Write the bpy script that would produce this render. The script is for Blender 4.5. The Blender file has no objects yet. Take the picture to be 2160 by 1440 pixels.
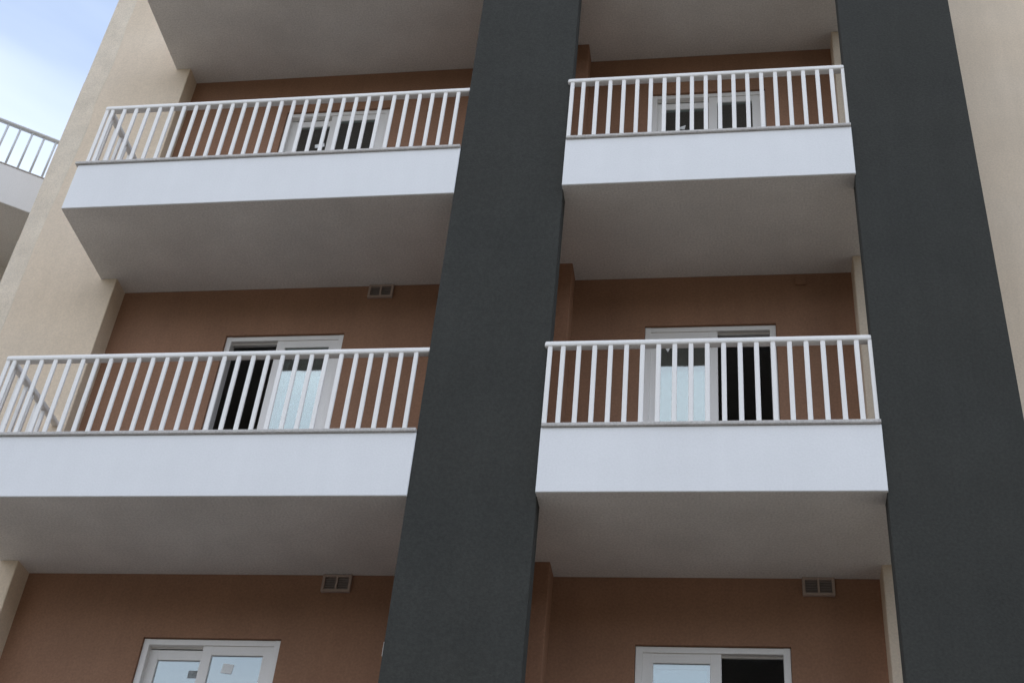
import bpy, bmesh, math, random
from mathutils import Vector, Matrix
random.seed(7)
R = math.radians
scene = bpy.context.scene
COL = scene.collection

# ------------------------------------------------------------------ camera
cam = bpy.data.cameras.new('camera'); cam.sensor_width = 36; cam.lens = 47.566
cam.clip_end = 3000
camo = bpy.data.objects.new('camera', cam); COL.objects.link(camo)
yaw, pitch, roll = 0.20680506, 0.66419559, 0.10731842
fwd = Vector((-math.sin(yaw)*math.cos(pitch), math.cos(yaw)*math.cos(pitch), math.sin(pitch)))
rt = Vector((math.cos(yaw), math.sin(yaw), 0)); up = rt.cross(fwd)
rt, up = math.cos(roll)*rt + math.sin(roll)*up, -math.sin(roll)*rt + math.cos(roll)*up
m = Matrix((rt, up, -fwd)).transposed().to_4x4(); m.translation = (4.4429, -7.97278, -1.99848)
camo.matrix_world = m
scene.camera = camo

# ------------------------------------------------------------------ world, sun, exposure
SUN_EL, SUN_AZ = 40, 74            # the sun stands behind the block: the street front is in shade
w = bpy.data.worlds.new('World'); scene.world = w; w.use_nodes = True
nt = w.node_tree; N = nt.nodes; L = nt.links; N.clear()
sky = N.new('ShaderNodeTexSky'); sky.sky_type = 'NISHITA'; sky.sun_disc = False
sky.sun_elevation = R(SUN_EL); sky.sun_rotation = R(SUN_AZ); sky.dust_density = 0.6; sky.air_density = 1.25; sky.ozone_density = 2.0
bg = N.new('ShaderNodeBackground'); bg.inputs['Strength'].default_value = 0.15
out = N.new('ShaderNodeOutputWorld')
tc = N.new('ShaderNodeTexCoord'); mp = N.new('ShaderNodeMapping'); mp.inputs['Scale'].default_value = (1.0, 1.0, 2.2)
mp.inputs['Location'].default_value = (2.1, 4.2, 0.7)
nz = N.new('ShaderNodeTexNoise'); nz.inputs['Scale'].default_value = 2.3; nz.inputs['Detail'].default_value = 5
nz.inputs['Roughness'].default_value = 0.45; nz.inputs['Distortion'].default_value = 0.4
rp = N.new('ShaderNodeValToRGB'); rp.color_ramp.elements[0].position = 0.36; rp.color_ramp.elements[0].color = (0.27, 0.27, 0.27, 1); rp.color_ramp.elements[1].position = 0.80
mx = N.new('ShaderNodeMix'); mx.data_type = 'RGBA'
mulc = N.new('ShaderNodeMath'); mulc.operation = 'MULTIPLY'; mulc.inputs[1].default_value = 0.92
mx.inputs['B'].default_value = (7.75, 8.05, 8.75, 1)      # thin bright cloud
L.new(tc.outputs['Generated'], mp.inputs['Vector']); L.new(mp.outputs[0], nz.inputs['Vector'])
dt = N.new('ShaderNodeVectorMath'); dt.operation = 'DOT_PRODUCT'; dt.inputs[1].default_value = (-0.5, -0.85, 0.0)   # cloud thickened on the unseen street side, added to brighten the front
sc_ = N.new('ShaderNodeMath'); sc_.operation = 'MULTIPLY_ADD'; sc_.inputs[1].default_value = 0.22
L.new(tc.outputs['Generated'], dt.inputs[0]); L.new(dt.outputs['Value'], sc_.inputs[0]); L.new(nz.outputs['Fac'], sc_.inputs[2])
L.new(sc_.outputs[0], rp.inputs['Fac']); cm = N.new('ShaderNodeMapRange'); cm.inputs['From Min'].default_value = -0.6; cm.inputs['From Max'].default_value = 0.4
cm.inputs['To Min'].default_value = 0.47; cm.inputs['To Max'].default_value = 0.94
L.new(dt.outputs['Value'], cm.inputs['Value']); L.new(cm.outputs[0], mulc.inputs[1]); L.new(rp.outputs['Color'], mulc.inputs[0]); L.new(mulc.outputs[0], mx.inputs['Factor'])
L.new(sky.outputs[0], mx.inputs['A']); L.new(mx.outputs['Result'], bg.inputs['Color']); L.new(bg.outputs[0], out.inputs['Surface'])

sl = bpy.data.lights.new('sun', 'SUN'); sl.energy = 3.2; sl.angle = R(0.5); sl.color = (1.0, 0.93, 0.82)
so = bpy.data.objects.new('sun', sl); COL.objects.link(so)
sd = Vector((math.sin(R(SUN_AZ))*math.cos(R(SUN_EL)), math.cos(R(SUN_AZ))*math.cos(R(SUN_EL)), math.sin(R(SUN_EL))))
so.rotation_euler = sd.to_track_quat('Z', 'Y').to_euler(); so.location = sd*60

vs = scene.view_settings; vs.view_transform = 'Standard'; vs.look = 'None'; vs.gamma = 1; vs.use_curve_mapping = False
vs.exposure = 0.80
scene.cycles.max_bounces = 10; scene.cycles.diffuse_bounces = 6; scene.cycles.transparent_max_bounces = 12

# ------------------------------------------------------------------ materials
def mat(name, col, rough=0.85, spread=0.06, grain=0.10, grain_scale=70, blotch_scale=1.6, bump=0.25, bump_scale=90, tint=None, spec=0.3, streak=0.0, bdist=0.004):
    mt = bpy.data.materials.new(name); mt.use_nodes = True
    n = mt.node_tree.nodes; l = mt.node_tree.links; b = n['Principled BSDF']
    b.inputs['Roughness'].default_value = rough; b.inputs['Specular IOR Level'].default_value = spec
    geo = n.new('ShaderNodeNewGeometry')
    a = n.new('ShaderNodeTexNoise'); a.inputs['Scale'].default_value = blotch_scale; a.inputs['Detail'].default_value = 6; a.inputs['Roughness'].default_value = 0.6
    g = n.new('ShaderNodeTexNoise'); g.inputs['Scale'].default_value = grain_scale; g.inputs['Detail'].default_value = 3
    l.new(geo.outputs['Position'], a.inputs['Vector']); l.new(geo.outputs['Position'], g.inputs['Vector'])
    def ramp(src, amt):
        mr = n.new('ShaderNodeMapRange'); mr.inputs['From Min'].default_value = 0.3; mr.inputs['From Max'].default_value = 0.7
        mr.inputs['To Min'].default_value = 1-amt; mr.inputs['To Max'].default_value = 1+amt; l.new(src, mr.inputs['Value']); return mr.outputs[0]
    f = n.new('ShaderNodeMath'); f.operation = 'MULTIPLY'
    l.new(ramp(a.outputs['Fac'], spread), f.inputs[0]); l.new(ramp(g.outputs['Fac'], grain), f.inputs[1])
    fac = f.outputs[0]
    if streak:
        mpp = n.new('ShaderNodeMapping'); mpp.inputs['Scale'].default_value = (9, 9, 0.7); l.new(geo.outputs['Position'], mpp.inputs['Vector'])
        s = n.new('ShaderNodeTexNoise'); s.inputs['Scale'].default_value = 1.0; s.inputs['Detail'].default_value = 4; l.new(mpp.outputs[0], s.inputs['Vector'])
        f2 = n.new('ShaderNodeMath'); f2.operation = 'MULTIPLY'; l.new(fac, f2.inputs[0]); l.new(ramp(s.outputs['Fac'], streak), f2.inputs[1]); fac = f2.outputs[0]
    base = n.new('ShaderNodeMix'); base.data_type = 'RGBA'
    base.inputs['A'].default_value = (*col, 1); base.inputs['B'].default_value = (*(tint or col), 1)
    a2 = n.new('ShaderNodeTexNoise'); a2.inputs['Scale'].default_value = blotch_scale*0.6; a2.inputs['Detail'].default_value = 3
    l.new(geo.outputs['Position'], a2.inputs['Vector']); l.new(a2.outputs['Fac'], base.inputs['Factor'])
    v = n.new('ShaderNodeVectorMath'); v.operation = 'SCALE'; l.new(base.outputs['Result'], v.inputs[0]); l.new(fac, v.inputs['Scale'])
    l.new(v.outputs[0], b.inputs['Base Color'])
    if bump:
        bn = n.new('ShaderNodeTexNoise'); bn.inputs['Scale'].default_value = bump_scale; bn.inputs['Detail'].default_value = 4
        l.new(geo.outputs['Position'], bn.inputs['Vector'])
        bp = n.new('ShaderNodeBump'); bp.inputs['Strength'].default_value = bump; bp.inputs['Distance'].default_value = bdist
        l.new(bn.outputs['Fac'], bp.inputs['Height']); l.new(bp.outputs[0], b.inputs['Normal'])
    return mt

M = {}
M['white_render'] = mat('white_render', (0.80, 0.80, 0.81), spread=0.025, grain=0.03, bump=0.2, bump_scale=60, tint=(0.785, 0.79, 0.80), streak=0.010)
M['soffit'] = mat('soffit_paint', (0.70, 0.68, 0.65), spread=0.09, grain=0.12, grain_scale=60, bump=0.5, bump_scale=90, tint=(0.69, 0.66, 0.62))
M['cream'] = mat('cream_render', (0.70, 0.565, 0.42), spread=0.05, streak=0.025, grain=0.07, grain_scale=60, bump=0.3, tint=(0.70, 0.595, 0.475))
M['raw'] = mat('grey_plaster_strip', (0.69, 0.615, 0.51), spread=0.09, grain=0.12, bump=0.8, bump_scale=40, blotch_scale=4, tint=(0.71, 0.60, 0.47))
M['brown'] = mat('brown_render', (0.295, 0.155, 0.092), spread=0.09, streak=0.04, grain=0.10, grain_scale=55, bump=0.35, tint=(0.285, 0.162, 0.105))
M['dark'] = mat('charcoal_render', (0.0465, 0.046, 0.0405), spread=0.08, streak=0.03, grain=0.13, grain_scale=50, bump=0.45, bump_scale=70, blotch_scale=1.6, tint=(0.042, 0.0435, 0.0405), rough=0.9, spec=0.2)
M['steel'] = mat('white_paint', (0.82, 0.80, 0.775), rough=0.45, spread=0.03, grain=0.03, bump=0.0, spec=0.5)
M['upvc'] = mat('white_frame', (0.80, 0.775, 0.75), rough=0.4, spread=0.02, grain=0.02, bump=0.0, spec=0.5)
M['cap'] = mat('grey_stone_cap', (0.52, 0.495, 0.47), spread=0.10, grain=0.15, bump=0.3, blotch_scale=5)
M['inside'] = mat('bare_concrete', (0.5, 0.485, 0.46), spread=0.1, grain=0.1, bump=0.2)
M['louvre'] = mat('grey_plastic', (0.25, 0.21, 0.19), rough=0.6, grain=0.05, bump=0)
M['vent'] = mat('beige_plastic', (0.40, 0.31, 0.26), rough=0.6, grain=0.05, bump=0)
M['paper'] = mat('white_paper', (0.82, 0.83, 0.83), rough=0.8, grain=0.02, bump=0)
M['greypaper'] = mat('grey_printed_paper', (0.30, 0.32, 0.33), rough=0.8, grain=0.25, grain_scale=40, bump=0)
M['galv'] = mat('galvanised_steel', (0.62, 0.65, 0.67), rough=0.5, spread=0.08, grain=0.05, bump=0)
M['tile'] = mat('grey_floor_tile', (0.24, 0.23, 0.22), rough=0.5, spread=0.06, grain=0.06, bump=0.05)
M['asphalt'] = mat('asphalt', (0.06, 0.06, 0.062), spread=0.15, grain=0.3, bump=0.5, bump_scale=60)
M['ground'] = mat('dusty_ground', (0.13, 0.115, 0.095), spread=0.15, grain=0.2, bump=0.5, bump_scale=20, blotch_scale=0.3)
M['paving'] = mat('concrete_paving', (0.20, 0.185, 0.165), spread=0.1, grain=0.15, bump=0.3)
M['line'] = mat('road_paint', (0.75, 0.75, 0.73), spread=0.1, grain=0.1, bump=0.2)

def glass_mat():
    mt = bpy.data.materials.new('coated_glass'); mt.use_nodes = True
    n = mt.node_tree.nodes; l = mt.node_tree.links; n.remove(n['Principled BSDF']); o = n['Material Output']
    t = n.new('ShaderNodeBsdfTransparent'); t.inputs['Color'].default_value = (0.62, 0.68, 0.68, 1)
    g = n.new('ShaderNodeBsdfGlossy'); g.inputs['Color'].default_value = (0.90, 0.97, 0.98, 1); g.inputs['Roughness'].default_value = 0.02
    fr = n.new('ShaderNodeFresnel'); fr.inputs['IOR'].default_value = 1.5
    ad = n.new('ShaderNodeMath'); ad.operation = 'ADD'; ad.inputs[1].default_value = 0.17; ad.use_clamp = True
    mxs = n.new('ShaderNodeMixShader')
    # slight waviness of the pane
    geo = n.new('ShaderNodeNewGeometry'); nz = n.new('ShaderNodeTexNoise'); nz.inputs['Scale'].default_value = 2.5
    bp = n.new('ShaderNodeBump'); bp.inputs['Strength'].default_value = 0.04; bp.inputs['Distance'].default_value = 0.02
    l.new(geo.outputs['Position'], nz.inputs['Vector']); l.new(nz.outputs['Fac'], bp.inputs['Height']); l.new(bp.outputs[0], g.inputs['Normal'])
    l.new(fr.outputs[0], ad.inputs[0]); l.new(ad.outputs[0], mxs.inputs[0]); l.new(t.outputs[0], mxs.inputs[1]); l.new(g.outputs[0], mxs.inputs[2])
    l.new(mxs.outputs[0], o.inputs['Surface']); return mt
M['glass'] = glass_mat()

# ------------------------------------------------------------------ mesh helpers
def add_box(bm, x0, x1, y0, y1, z0, z1, bevel=0.0):
    vs = [bm.verts.new((x, y, z)) for x in (x0, x1) for y in (y0, y1) for z in (z0, z1)]
    q = lambda *i: bm.faces.new([vs[k] for k in i])
    fs = [q(0, 1, 3, 2), q(4, 6, 7, 5), q(0, 4, 5, 1), q(2, 3, 7, 6), q(0, 2, 6, 4), q(1, 5, 7, 3)]
    if bevel:
        es = list({e for f in fs for e in f.edges})
        bmesh.ops.bevel(bm, geom=es, offset=bevel, segments=2, affect='EDGES', profile=0.5)
def add_prism(bm, pts, x0, x1, bevel=0.0):          # (y,z) outline run along x
    a = [bm.verts.new((x0, y, z)) for y, z in pts]; b = [bm.verts.new((x1, y, z)) for y, z in pts]
    fs = [bm.faces.new(a), bm.faces.new(b[::-1])]; n = len(pts)
    for i in range(n): fs.append(bm.faces.new((a[i], b[i], b[(i+1) % n], a[(i+1) % n])))
    bmesh.ops.recalc_face_normals(bm, faces=fs)
    if bevel:
        es = list({e for f in fs for e in f.edges})
        bmesh.ops.bevel(bm, geom=es, offset=bevel, segments=2, affect='EDGES', profile=0.5)
def add_tube(bm, p0, p1, r, seg=12):
    p0, p1 = Vector(p0), Vector(p1); d = (p1-p0).normalized()
    u = d.orthogonal().normalized(); v = d.cross(u); rings = []
    for p in (p0, p1):
        rings.append([bm.verts.new(p + r*(math.cos(2*math.pi*k/seg)*u + math.sin(2*math.pi*k/seg)*v)) for k in range(seg)])
    for k in range(seg):
        f = bm.faces.new((rings[0][k], rings[0][(k+1) % seg], rings[1][(k+1) % seg], rings[1][k])); f.smooth = True
    bm.faces.new(rings[0][::-1]); bm.faces.new(rings[1])
def obj(name, bm, material, parent=None, label=None):
    bmesh.ops.recalc_face_normals(bm, faces=bm.faces)
    me = bpy.data.meshes.new(name); bm.to_mesh(me); bm.free(); me.materials.append(material)
    o = bpy.data.objects.new(name, me); COL.objects.link(o)
    if parent: o.parent = parent
    if label: o['label'] = label
    return o
def box(name, dims, material, parent=None, bevel=0.0, label=None):
    bm = bmesh.new(); add_box(bm, *dims, bevel=bevel); return obj(name, bm, material, parent, label)
def thing(name, label, cat, loc=(0, 0, 0), rz=0, group=None):
    o = bpy.data.objects.new(name, None); COL.objects.link(o); o.location = loc; o.rotation_euler.z = rz
    o['label'] = label; o['category'] = cat
    if group: o['group'] = group
    return o
def part_empty(name, parent, label=None):
    o = bpy.data.objects.new(name, None); COL.objects.link(o); o.parent = parent
    if label: o['label'] = label
    return o
def structure(o): o['kind'] = 'structure'; return o

# ------------------------------------------------------------------ measures (metres)
H = 3.0; FH = 0.547; RH = 0.789
B = 1.167; A = 0.957
GZ = -3.6; TOP = 13.2
XL = -1.433; P1L, P1R, P2L, P2R = 2.1275, 3.0625, 5.434, 6.392

# ------------------------------------------------------------------ ground
structure(box('ground', (-600, 600, -600, 600, GZ-0.5, GZ-0.12), M['ground']))
structure(box('road', (-200, 200, -11.5, -3.2, GZ-0.2, GZ-0.116), M['asphalt']))
structure(box('pavement', (-200, 200, -3.2, 0.9, GZ-0.3, GZ), M['paving'], bevel=0.015))
bm = bmesh.new()
for i in range(-20, 21): add_box(bm, i*4, i*4+1.8, -7.5, -7.38, GZ-0.115, GZ-0.112)
structure(obj('road_marking', bm, M['line']))

hx = random.Random(11); bm = bmesh.new(); rows = []         # unseen dark slope, added behind the camera to block the low sky
for j in range(9):
    row = []
    for i in range(61):
        x = -360+i*12; t = j/8
        h = (GZ-0.2) + (26+5*math.sin(x*0.021)+3*math.sin(x*0.06+1))*(t*t*(3-2*t)) + hx.uniform(-0.7, 0.7)*t
        row.append(bm.verts.new((x, -38-42*t, h)))
    rows.append(row)
for j in range(8):
    for i in range(60): bm.faces.new((rows[j][i], rows[j][i+1], rows[j+1][i+1], rows[j+1][i]))
for i in range(60):
    a, b = rows[8][i].co, rows[8][i+1].co
    bm.faces.new((rows[8][i], rows[8][i+1], bm.verts.new((b.x, -160, GZ-0.3)), bm.verts.new((a.x, -160, GZ-0.3))))
M['dark_slope'] = mat('dark_slope', (0.045, 0.05, 0.03), spread=0.3, grain=0.3, grain_scale=3, blotch_scale=0.15, bump=0.6, bump_scale=2)
structure(obj('sky_blocking_slope', bm, M['dark_slope']))

# ------------------------------------------------------------------ the block
blk = thing('apartment_building', 'cream and brown apartment block with white balconies between two tall charcoal pillars', 'building', (0, 0, GZ))
def P(o):                         # parts are modelled in world coordinates
    o.location.z -= GZ; return o
ROOT = part_empty
def wall_with_holes(x0, x1, z0, z1, y, holes, depth=0.12):
    bm = bmesh.new(); xs = sorted({x0, x1, *[h[0] for h in holes], *[h[1] for h in holes]}); zs = sorted({z0, z1, *[h[2] for h in holes], *[h[3] for h in holes]})
    def inside(x, z): return any(h[0] < x < h[1] and h[2] < z < h[3] for h in holes)
    V = {}
    def v(x, yy, z):
        k = (round(x, 4), round(yy, 4), round(z, 4))
        if k not in V: V[k] = bm.verts.new((x, yy, z))
        return V[k]
    for i in range(len(xs)-1):
        for j in range(len(zs)-1):
            if inside((xs[i]+xs[i+1])/2, (zs[j]+zs[j+1])/2): continue
            for yy in (y, y+depth):
                bm.faces.new((v(xs[i], yy, zs[j]), v(xs[i+1], yy, zs[j]), v(xs[i+1], yy, zs[j+1]), v(xs[i], yy, zs[j+1])))
    for h in holes:
        a, b_, c, d = h
        for (p, q) in (((a, c), (a, d)), ((a, d), (b_, d)), ((b_, d), (b_, c)), ((b_, c), (a, c))):
            bm.faces.new((v(p[0], y, p[1]), v(q[0], y, q[1]), v(q[0], y+depth, q[1]), v(p[0], y+depth, p[1])))
    return bm

DL = (-0.135, 0.982); DR = (3.684, 4.802); ZF, ZT = 0.20, 2.452
holesL = [(DL[0], DL[1], k*H+ZF, k*H+ZT) for k in (0, 1, 2)]
holesR = [(DR[0], DR[1], k*H+ZF, k*H+ZT) for k in (0, 1, 2)]
# brown recessed walls
P(obj('recessed_wall', wall_with_holes(-1.29, 2.7, GZ, TOP, B, holesL), M['brown'], blk, 'brown rendered wall of the left balcony bay'))
P(obj('recessed_wall', wall_with_holes(2.7, 5.49, GZ, TOP, B, holesR), M['brown'], blk, 'brown rendered wall of the right balcony bay'))
bm = bmesh.new(); add_box(bm, 2.45, 2.90, 0.16, B-0.002, GZ, TOP); add_box(bm, 2.90, 3.046, 0.935, B-0.002, GZ, TOP, bevel=0.006)
P(obj('partition_wall', bm, M['brown'], blk))
# cream walls either side
P(box('cream_wall', (-2.45, -1.272, A, B+0.25, GZ, TOP), M['cream'], blk, bevel=0.008))
P(box('cream_wall', (5.466, 13.0, A-0.005, B+0.25, GZ, TOP), M['cream'], blk, bevel=0.008))
bm = bmesh.new()                  # uneven grey plaster strip up the corner
zs = [GZ + i*0.22 for i in range(int((TOP-GZ)/0.22)+1)]
prev = None; rr = random.Random(3); wv = 0
for z in zs:
    wv = 0.75*wv + rr.uniform(-0.02, 0.02)
    xe = -2.245 + wv
    cur = [bm.verts.new((-2.453, A+0.05, z)), bm.verts.new((-2.453, A-0.003, z)), bm.verts.new((xe-0.01, A-0.003, z)), bm.verts.new((xe+0.012, A+0.004, z))]
    if prev:
        for i in range(3): bm.faces.new((prev[i], prev[i+1], cur[i+1], cur[i]))
    prev = cur
P(obj('corner_strip', bm, M['raw'], blk))
for (za, zb) in ((7.7, 9.17), (4.9, 6.77)): P(box('side_pilaster', (-2.65, -2.451, A+0.24, A+0.5, za, zb), M['raw'], blk, bevel=0.01))
# shell behind: side, back, roof, floors
bm = bmesh.new()
add_box(bm, -2.45, -2.2, B+0.252, 9.0, GZ, TOP); add_box(bm, 12.75, 13.0, B+0.252, 9.0, GZ, TOP); add_box(bm, -2.2, 12.75, 8.75, 9.0, GZ, TOP)
P(obj('side_wall', bm, M['cream'], blk))
P(box('roof', (-2.5, 13.05, A-0.05, 9.05, TOP, TOP+0.25), M['white_render'], blk))
bm = bmesh.new()
for k in range(-1, 4): add_box(bm, -2.2, 12.75, B+0.13, 8.75, k*H+0.02, k*H+0.18)
add_box(bm, 2.62, 2.78, B+0.13, 8.75, GZ, TOP); add_box(bm, -2.2, 12.75, 4.6, 4.75, GZ, TOP)
P(obj('interior_floors', bm, M['inside'], blk))
# charcoal pillars
P(box('pillar', (P1L, P1R, 0.012, 0.165, GZ, TOP), M['dark'], blk, bevel=0.006))
P(box('pillar', (P2L, P2R, -0.022, 0.14, GZ, TOP), M['dark'], blk, bevel=0.006))

# ------------------------------------------------------------------ balconies
def profile(y0, soff): return [(y0, soff), (y0, soff+FH), (y0+0.13, soff+FH), (y0+0.13, soff+0.17), (B-0.002, soff+0.17), (B-0.002, soff)]
def balcony(x0, x1, fx0, fx1, y0, k, side):
    z = k*H
    root = P(part_empty('balcony', blk))
    # deck slab with its painted underside, then the white parapet upstand
    bm = bmesh.new(); add_box(bm, fx0+0.003, fx1-0.001, y0+0.010, y0+0.2, z, z+0.1); add_box(bm, x0+0.003, x1, y0+0.2, B-0.002, z, z+0.1)
    obj('soffit', bm, M['soffit'], root)
    box('floor', (x0+0.002, x1, y0+0.12, B-0.002, z+0.1005, z+0.17), M['tile'], root)
    bm = bmesh.new(); add_box(bm, fx0, fx1, y0, y0+0.13, z+0.002, z+FH, bevel=0.006)
    if side: add_box(bm, fx0, fx0+0.12, y0+0.128, A-0.003, z+0.006, z+FH, bevel=0.004)
    obj('parapet', bm, M['white_render'], root)
    bm = bmesh.new(); add_box(bm, fx0-0.025 if side else fx0+0.004, fx1-0.002, y0-0.02, y0+0.15, z+FH+0.001, z+FH+0.03, bevel=0.005)
    if side: add_box(bm, fx0-0.025, fx0+0.14, y0+0.152, A-0.003, z+FH+0.001, z+FH+0.03, bevel=0.005)
    obj('coping', bm, M['cap'], root)
    return root
for k in (0, 1, 2, 3):
    balcony(XL, 2.449, XL, P1L+0.002, 0.0, k, True)
    balcony(2.902, 5.62, 3.057, 5.441, -0.042, k, False)

def railing(xs, y, k, x0, x1, side, split=True):
    z = k*H+FH; root = P(part_empty('railing', blk)); one = bmesh.new()
    bar = None
    bm = bmesh.new() if split else one
    add_box(bm, x0-0.022, x1, y-0.026, y+0.044, z+RH-0.025, z+RH+0.025, bevel=0.015)
    if side: add_box(bm, x0-0.022, x0+0.040, y+0.036, A+0.01, z+RH-0.0245, z+RH+0.0245, bevel=0.014)
    if split: obj('handrail', bm, M['steel'], root)
    spots = [(x, y) for x in xs]
    if side: spots += [(x0+0.001, y+0.115*i) for i in range(1, 8)]
    for (bx, by) in spots:
        if not split: add_box(one, bx-0.018, bx+0.018, by-0.019, by+0.005, z+0.028, z+RH-0.01, 0.007); continue
        if bar is None:
            bm = bmesh.new(); add_box(bm, -0.018, 0.018, -0.019, 0.005, z+0.028, z+RH-0.012, 0.007)
            bar = obj('baluster', bm, M['steel'], root); bar.location = (bx, by, 0)
        else:
            o = bar.copy(); COL.objects.link(o); o.parent = root; o.location = (bx, by, 0)
    if not split:
        o = obj('handrail', one, M['steel'], root)
xsL = [XL+0.055] + [-1.322+0.1195*i for i in range(29) if -1.322+0.1195*i < 2.1]
xsR = [3.071] + [3.171+0.1197*i for i in range(19)] + [5.424]
for k in (1, 2):
    railing(xsL, 0.045, k, XL+0.055, P1L+0.03, True)
    railing(xsR, 0.005, k, 3.05, 5.437, False)
railing(xsL, 0.045, 0, XL+0.055, P1L+0.03, True, False)
railing(xsR, 0.005, 0, 3.05, 5.437, False, False)

# ------------------------------------------------------------------ sliding doors
def ring(bm, x0, x1, z0, z1, y0, y1, wx, wz, bevel=0.004, bottom=True):
    add_box(bm, x0, x0+wx, y0, y1, z0, z1, bevel); add_box(bm, x1-wx, x1, y0, y1, z0, z1, bevel)
    add_box(bm, x0+wx-0.004, x1-wx+0.004, y0+0.0015, y1-0.0015, z1-wz, z1-0.001, bevel)
    if bottom: add_box(bm, x0+wx-0.004, x1-wx+0.004, y0+0.0015, y1-0.0015, z0+0.001, z0+wz, bevel)
def door(x0, x1, k, leaves, stickers, label):
    z0, z1 = k*H+ZF, k*H+ZT; root = P(part_empty('sliding_door', blk, label)); g = 0.002
    bm = bmesh.new(); ring(bm, x0+g, x1-g, z0+g, z1-g, B+0.022, B+0.118, 0.052, 0.05)
    add_box(bm, x0+0.05, x1-0.05, B+0.066, B+0.069, z1-0.065, z1-0.048)
    obj('frame', bm, M['upvc'], root)
    for (a, b, tr) in leaves:
        y = B+0.034 if tr == 0 else B+0.076
        bm = bmesh.new(); ring(bm, a, b, z0+0.035, z1-(0.042 if tr == 0 else 0.068), y, y+0.034, 0.082, 0.085)
        lf = obj('leaf', bm, M['upvc'], root)
        zt = z1-(0.042 if tr == 0 else 0.068)
        bm = bmesh.new(); add_box(bm, a+0.08, b-0.08, y+0.014, y+0.020, z0+0.115, zt-0.082)
        obj('pane', bm, M['glass'], root)
    for (sx, sz, w_, h_, rot, yy, mk, tri) in stickers:
        bm = bmesh.new(); c, s = math.cos(rot), math.sin(rot)
        pts = [(-w_/2, -h_/2), (w_/2, -h_/2), (w_/2, h_/2), (-w_/2, h_/2)] if not tri else [(-w_/2, h_/2), (w_/2, h_/2*0.7), (0.1*w_, -h_/2)]
        fr = [bm.verts.new((sx+c*a-s*b, yy, sz+s*a+c*b)) for a, b in pts]; bk = [bm.verts.new((v.co.x, yy+0.0015, v.co.z)) for v in fr]
        bm.faces.new(fr); bm.faces.new(bk[::-1])
        for i in range(len(fr)): bm.faces.new((fr[i], fr[(i+1) % len(fr)], bk[(i+1) % len(fr)], bk[i]))
        obj('sticker', bm, M[mk], root)
yF, yR = B+0.0455, B+0.0875
xl, xr = DL; ml = 0.372
closed_L = [(xl+0.045, ml+0.06, 1), (ml-0.015, xr-0.05, 0)]
door(xl, xr, 2, closed_L, [(0.27, 8.02, 0.10, 0.05, 0.2, yR, 'paper', False)], 'closed white sliding door with dark panes behind the upper left railing')
door(xl, xr, 1, [(ml-0.015, xr-0.05, 0), (ml+0.03, xr-0.02, 1)],
     [(0.525, 5.235, 0.09, 0.09, 0.0, yF, 'paper', True), (0.70, 5.235, 0.06, 0.06, 0.3, yF, 'paper', False)], 'white sliding door with its left half slid open, left bay')
door(xl, xr, 0, closed_L, [(0.30, 2.19, 0.075, 0.06, 0.0, yR, 'greypaper', False), (0.585, 2.222, 0.085, 0.075, -0.12, yF, 'paper', False)], 'closed white sliding door with stickers on both panes')
xl, xr = DR; mr = 4.262
door(xl, xr, 2, [(xl+0.045, mr+0.06, 1), (mr-0.015, xr-0.05, 0)], [(3.985, 8.03, 0.10, 0.06, 0.5, yR, 'paper', True)], 'closed white sliding door with dark panes behind the upper right railing')
op = [(xl+0.05, mr+0.045, 0), (xl+0.03, mr+0.02, 1)]
door(xl, xr, 1, op, [(3.875, 5.245, 0.09, 0.10, 0.0, yF, 'paper', True)], 'white sliding door with its right half slid open behind the railing')
door(xl, xr, 0, op, [], 'white sliding door with its right half slid open at the bottom right')

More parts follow.
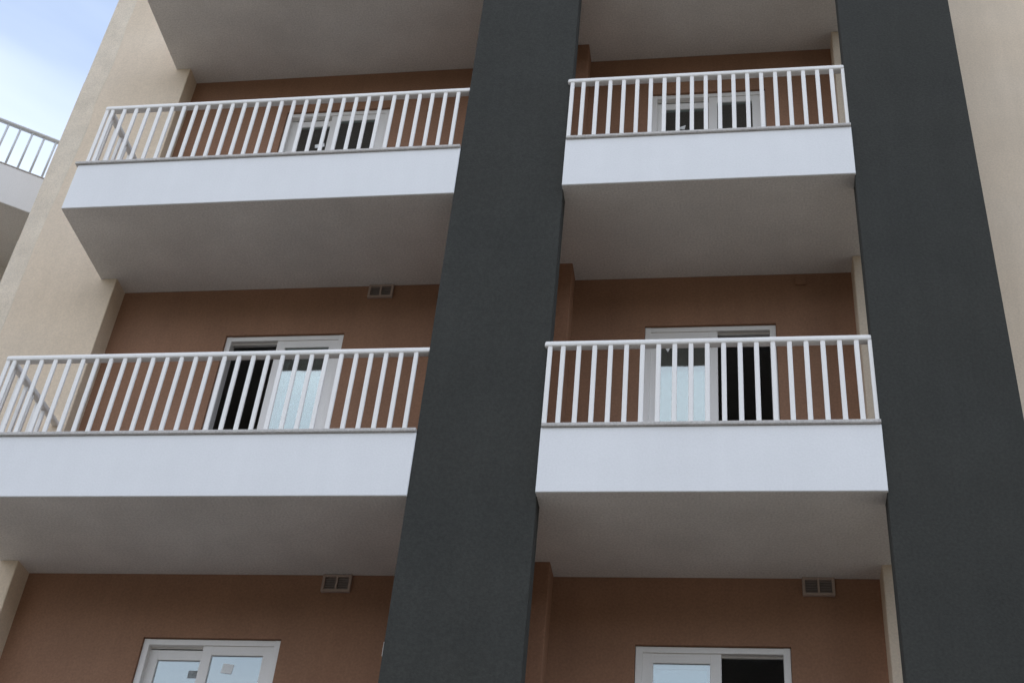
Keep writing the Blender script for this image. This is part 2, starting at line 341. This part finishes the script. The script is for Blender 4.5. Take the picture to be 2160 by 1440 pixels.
# ------------------------------------------------------------------ air vents under the soffits
def vent(xc, zc, w_=0.235, h_=0.15):
    root = P(part_empty('air_vent', blk)); bm = bmesh.new(); y0, y1 = B-0.03, B-0.001
    x0, x1, z0, z1 = xc-w_/2, xc+w_/2, zc-h_/2, zc+h_/2
    ring(bm, x0, x1, z0, z1, y0, y1, 0.022, 0.022, 0.003); add_box(bm, xc-0.008, xc+0.008, y0+0.001, y1, z0+0.02, z1-0.02)
    obj('frame', bm, M['vent'], root)
    for s in (-1, 1):
        bm = bmesh.new(); a, b = sorted((xc+s*0.009, xc+s*(w_/2-0.021)))
        for i in range(5):
            zz = z0+0.024+i*(h_-0.048)/5
            add_prism(bm, [(y0+0.008, zz), (y0+0.006, zz+0.006), (y1-0.002, zz+0.02), (y1-0.002, zz+0.014)], a, b)
        add_box(bm, a, b, y1-0.004, y1-0.001, z0+0.02, z1-0.02)
        obj('louvre', bm, M['louvre'], root)
vent(1.255, 5.92); vent(1.345, 2.92); vent(5.022, 2.925)
P(box('junction_box', (1.797, 1.875, B-0.03, B-0.001, 2.312, 2.43), M['upvc'], blk, bevel=0.005))
P(box('wall_cover', (4.985, 5.075, B-0.018, B-0.001, 5.87, 5.955), M['brown'], blk, bevel=0.004))

# ------------------------------------------------------------------ neighbouring block with roof terrace
ang = R(35.0); E = Vector((-4.05, 3.06))
nb = thing('neighbouring_building', 'neighbouring block with white terrace parapet and pale railing, seen behind the cream wall', 'building', (E.x, E.y, GZ), ang)
def Q(o): o.location.z -= GZ; return o
z9 = 9.0
Q(box('wall', (-7, 3.2, 1.25, 7, GZ, z9-0.003), M['soffit'], nb))
Q(box('soffit', (-6.998, 2.998, 0.01, 7, z9, z9+0.17), M['soffit'], nb))
Q(box('parapet', (-7.002, 3.002, 0.0, 0.13, z9+0.002, z9+0.585), M['white_render'], nb, bevel=0.006))
Q(box('coping', (-7.01, 3.01, -0.008, 0.138, z9+0.586, z9+0.604), M['cap'], nb, bevel=0.005))
root = Q(part_empty('railing', nb))
bm = bmesh.new(); add_tube(bm, (-7, 0.05, z9+1.29), (3, 0.05, z9+1.29), 0.03, 16); obj('handrail', bm, M['galv'], root)
bar = None
for i in range(64):
    x = -6.9+i*0.152
    if bar is None:
        bm = bmesh.new(); add_tube(bm, (0, 0.05, z9+0.6), (0, 0.05, z9+1.275), 0.015); bar = obj('baluster', bm, M['galv'], root); bar.location.x = x
    else:
        o = bar.copy(); COL.objects.link(o); o.parent = root; o.location.x = x
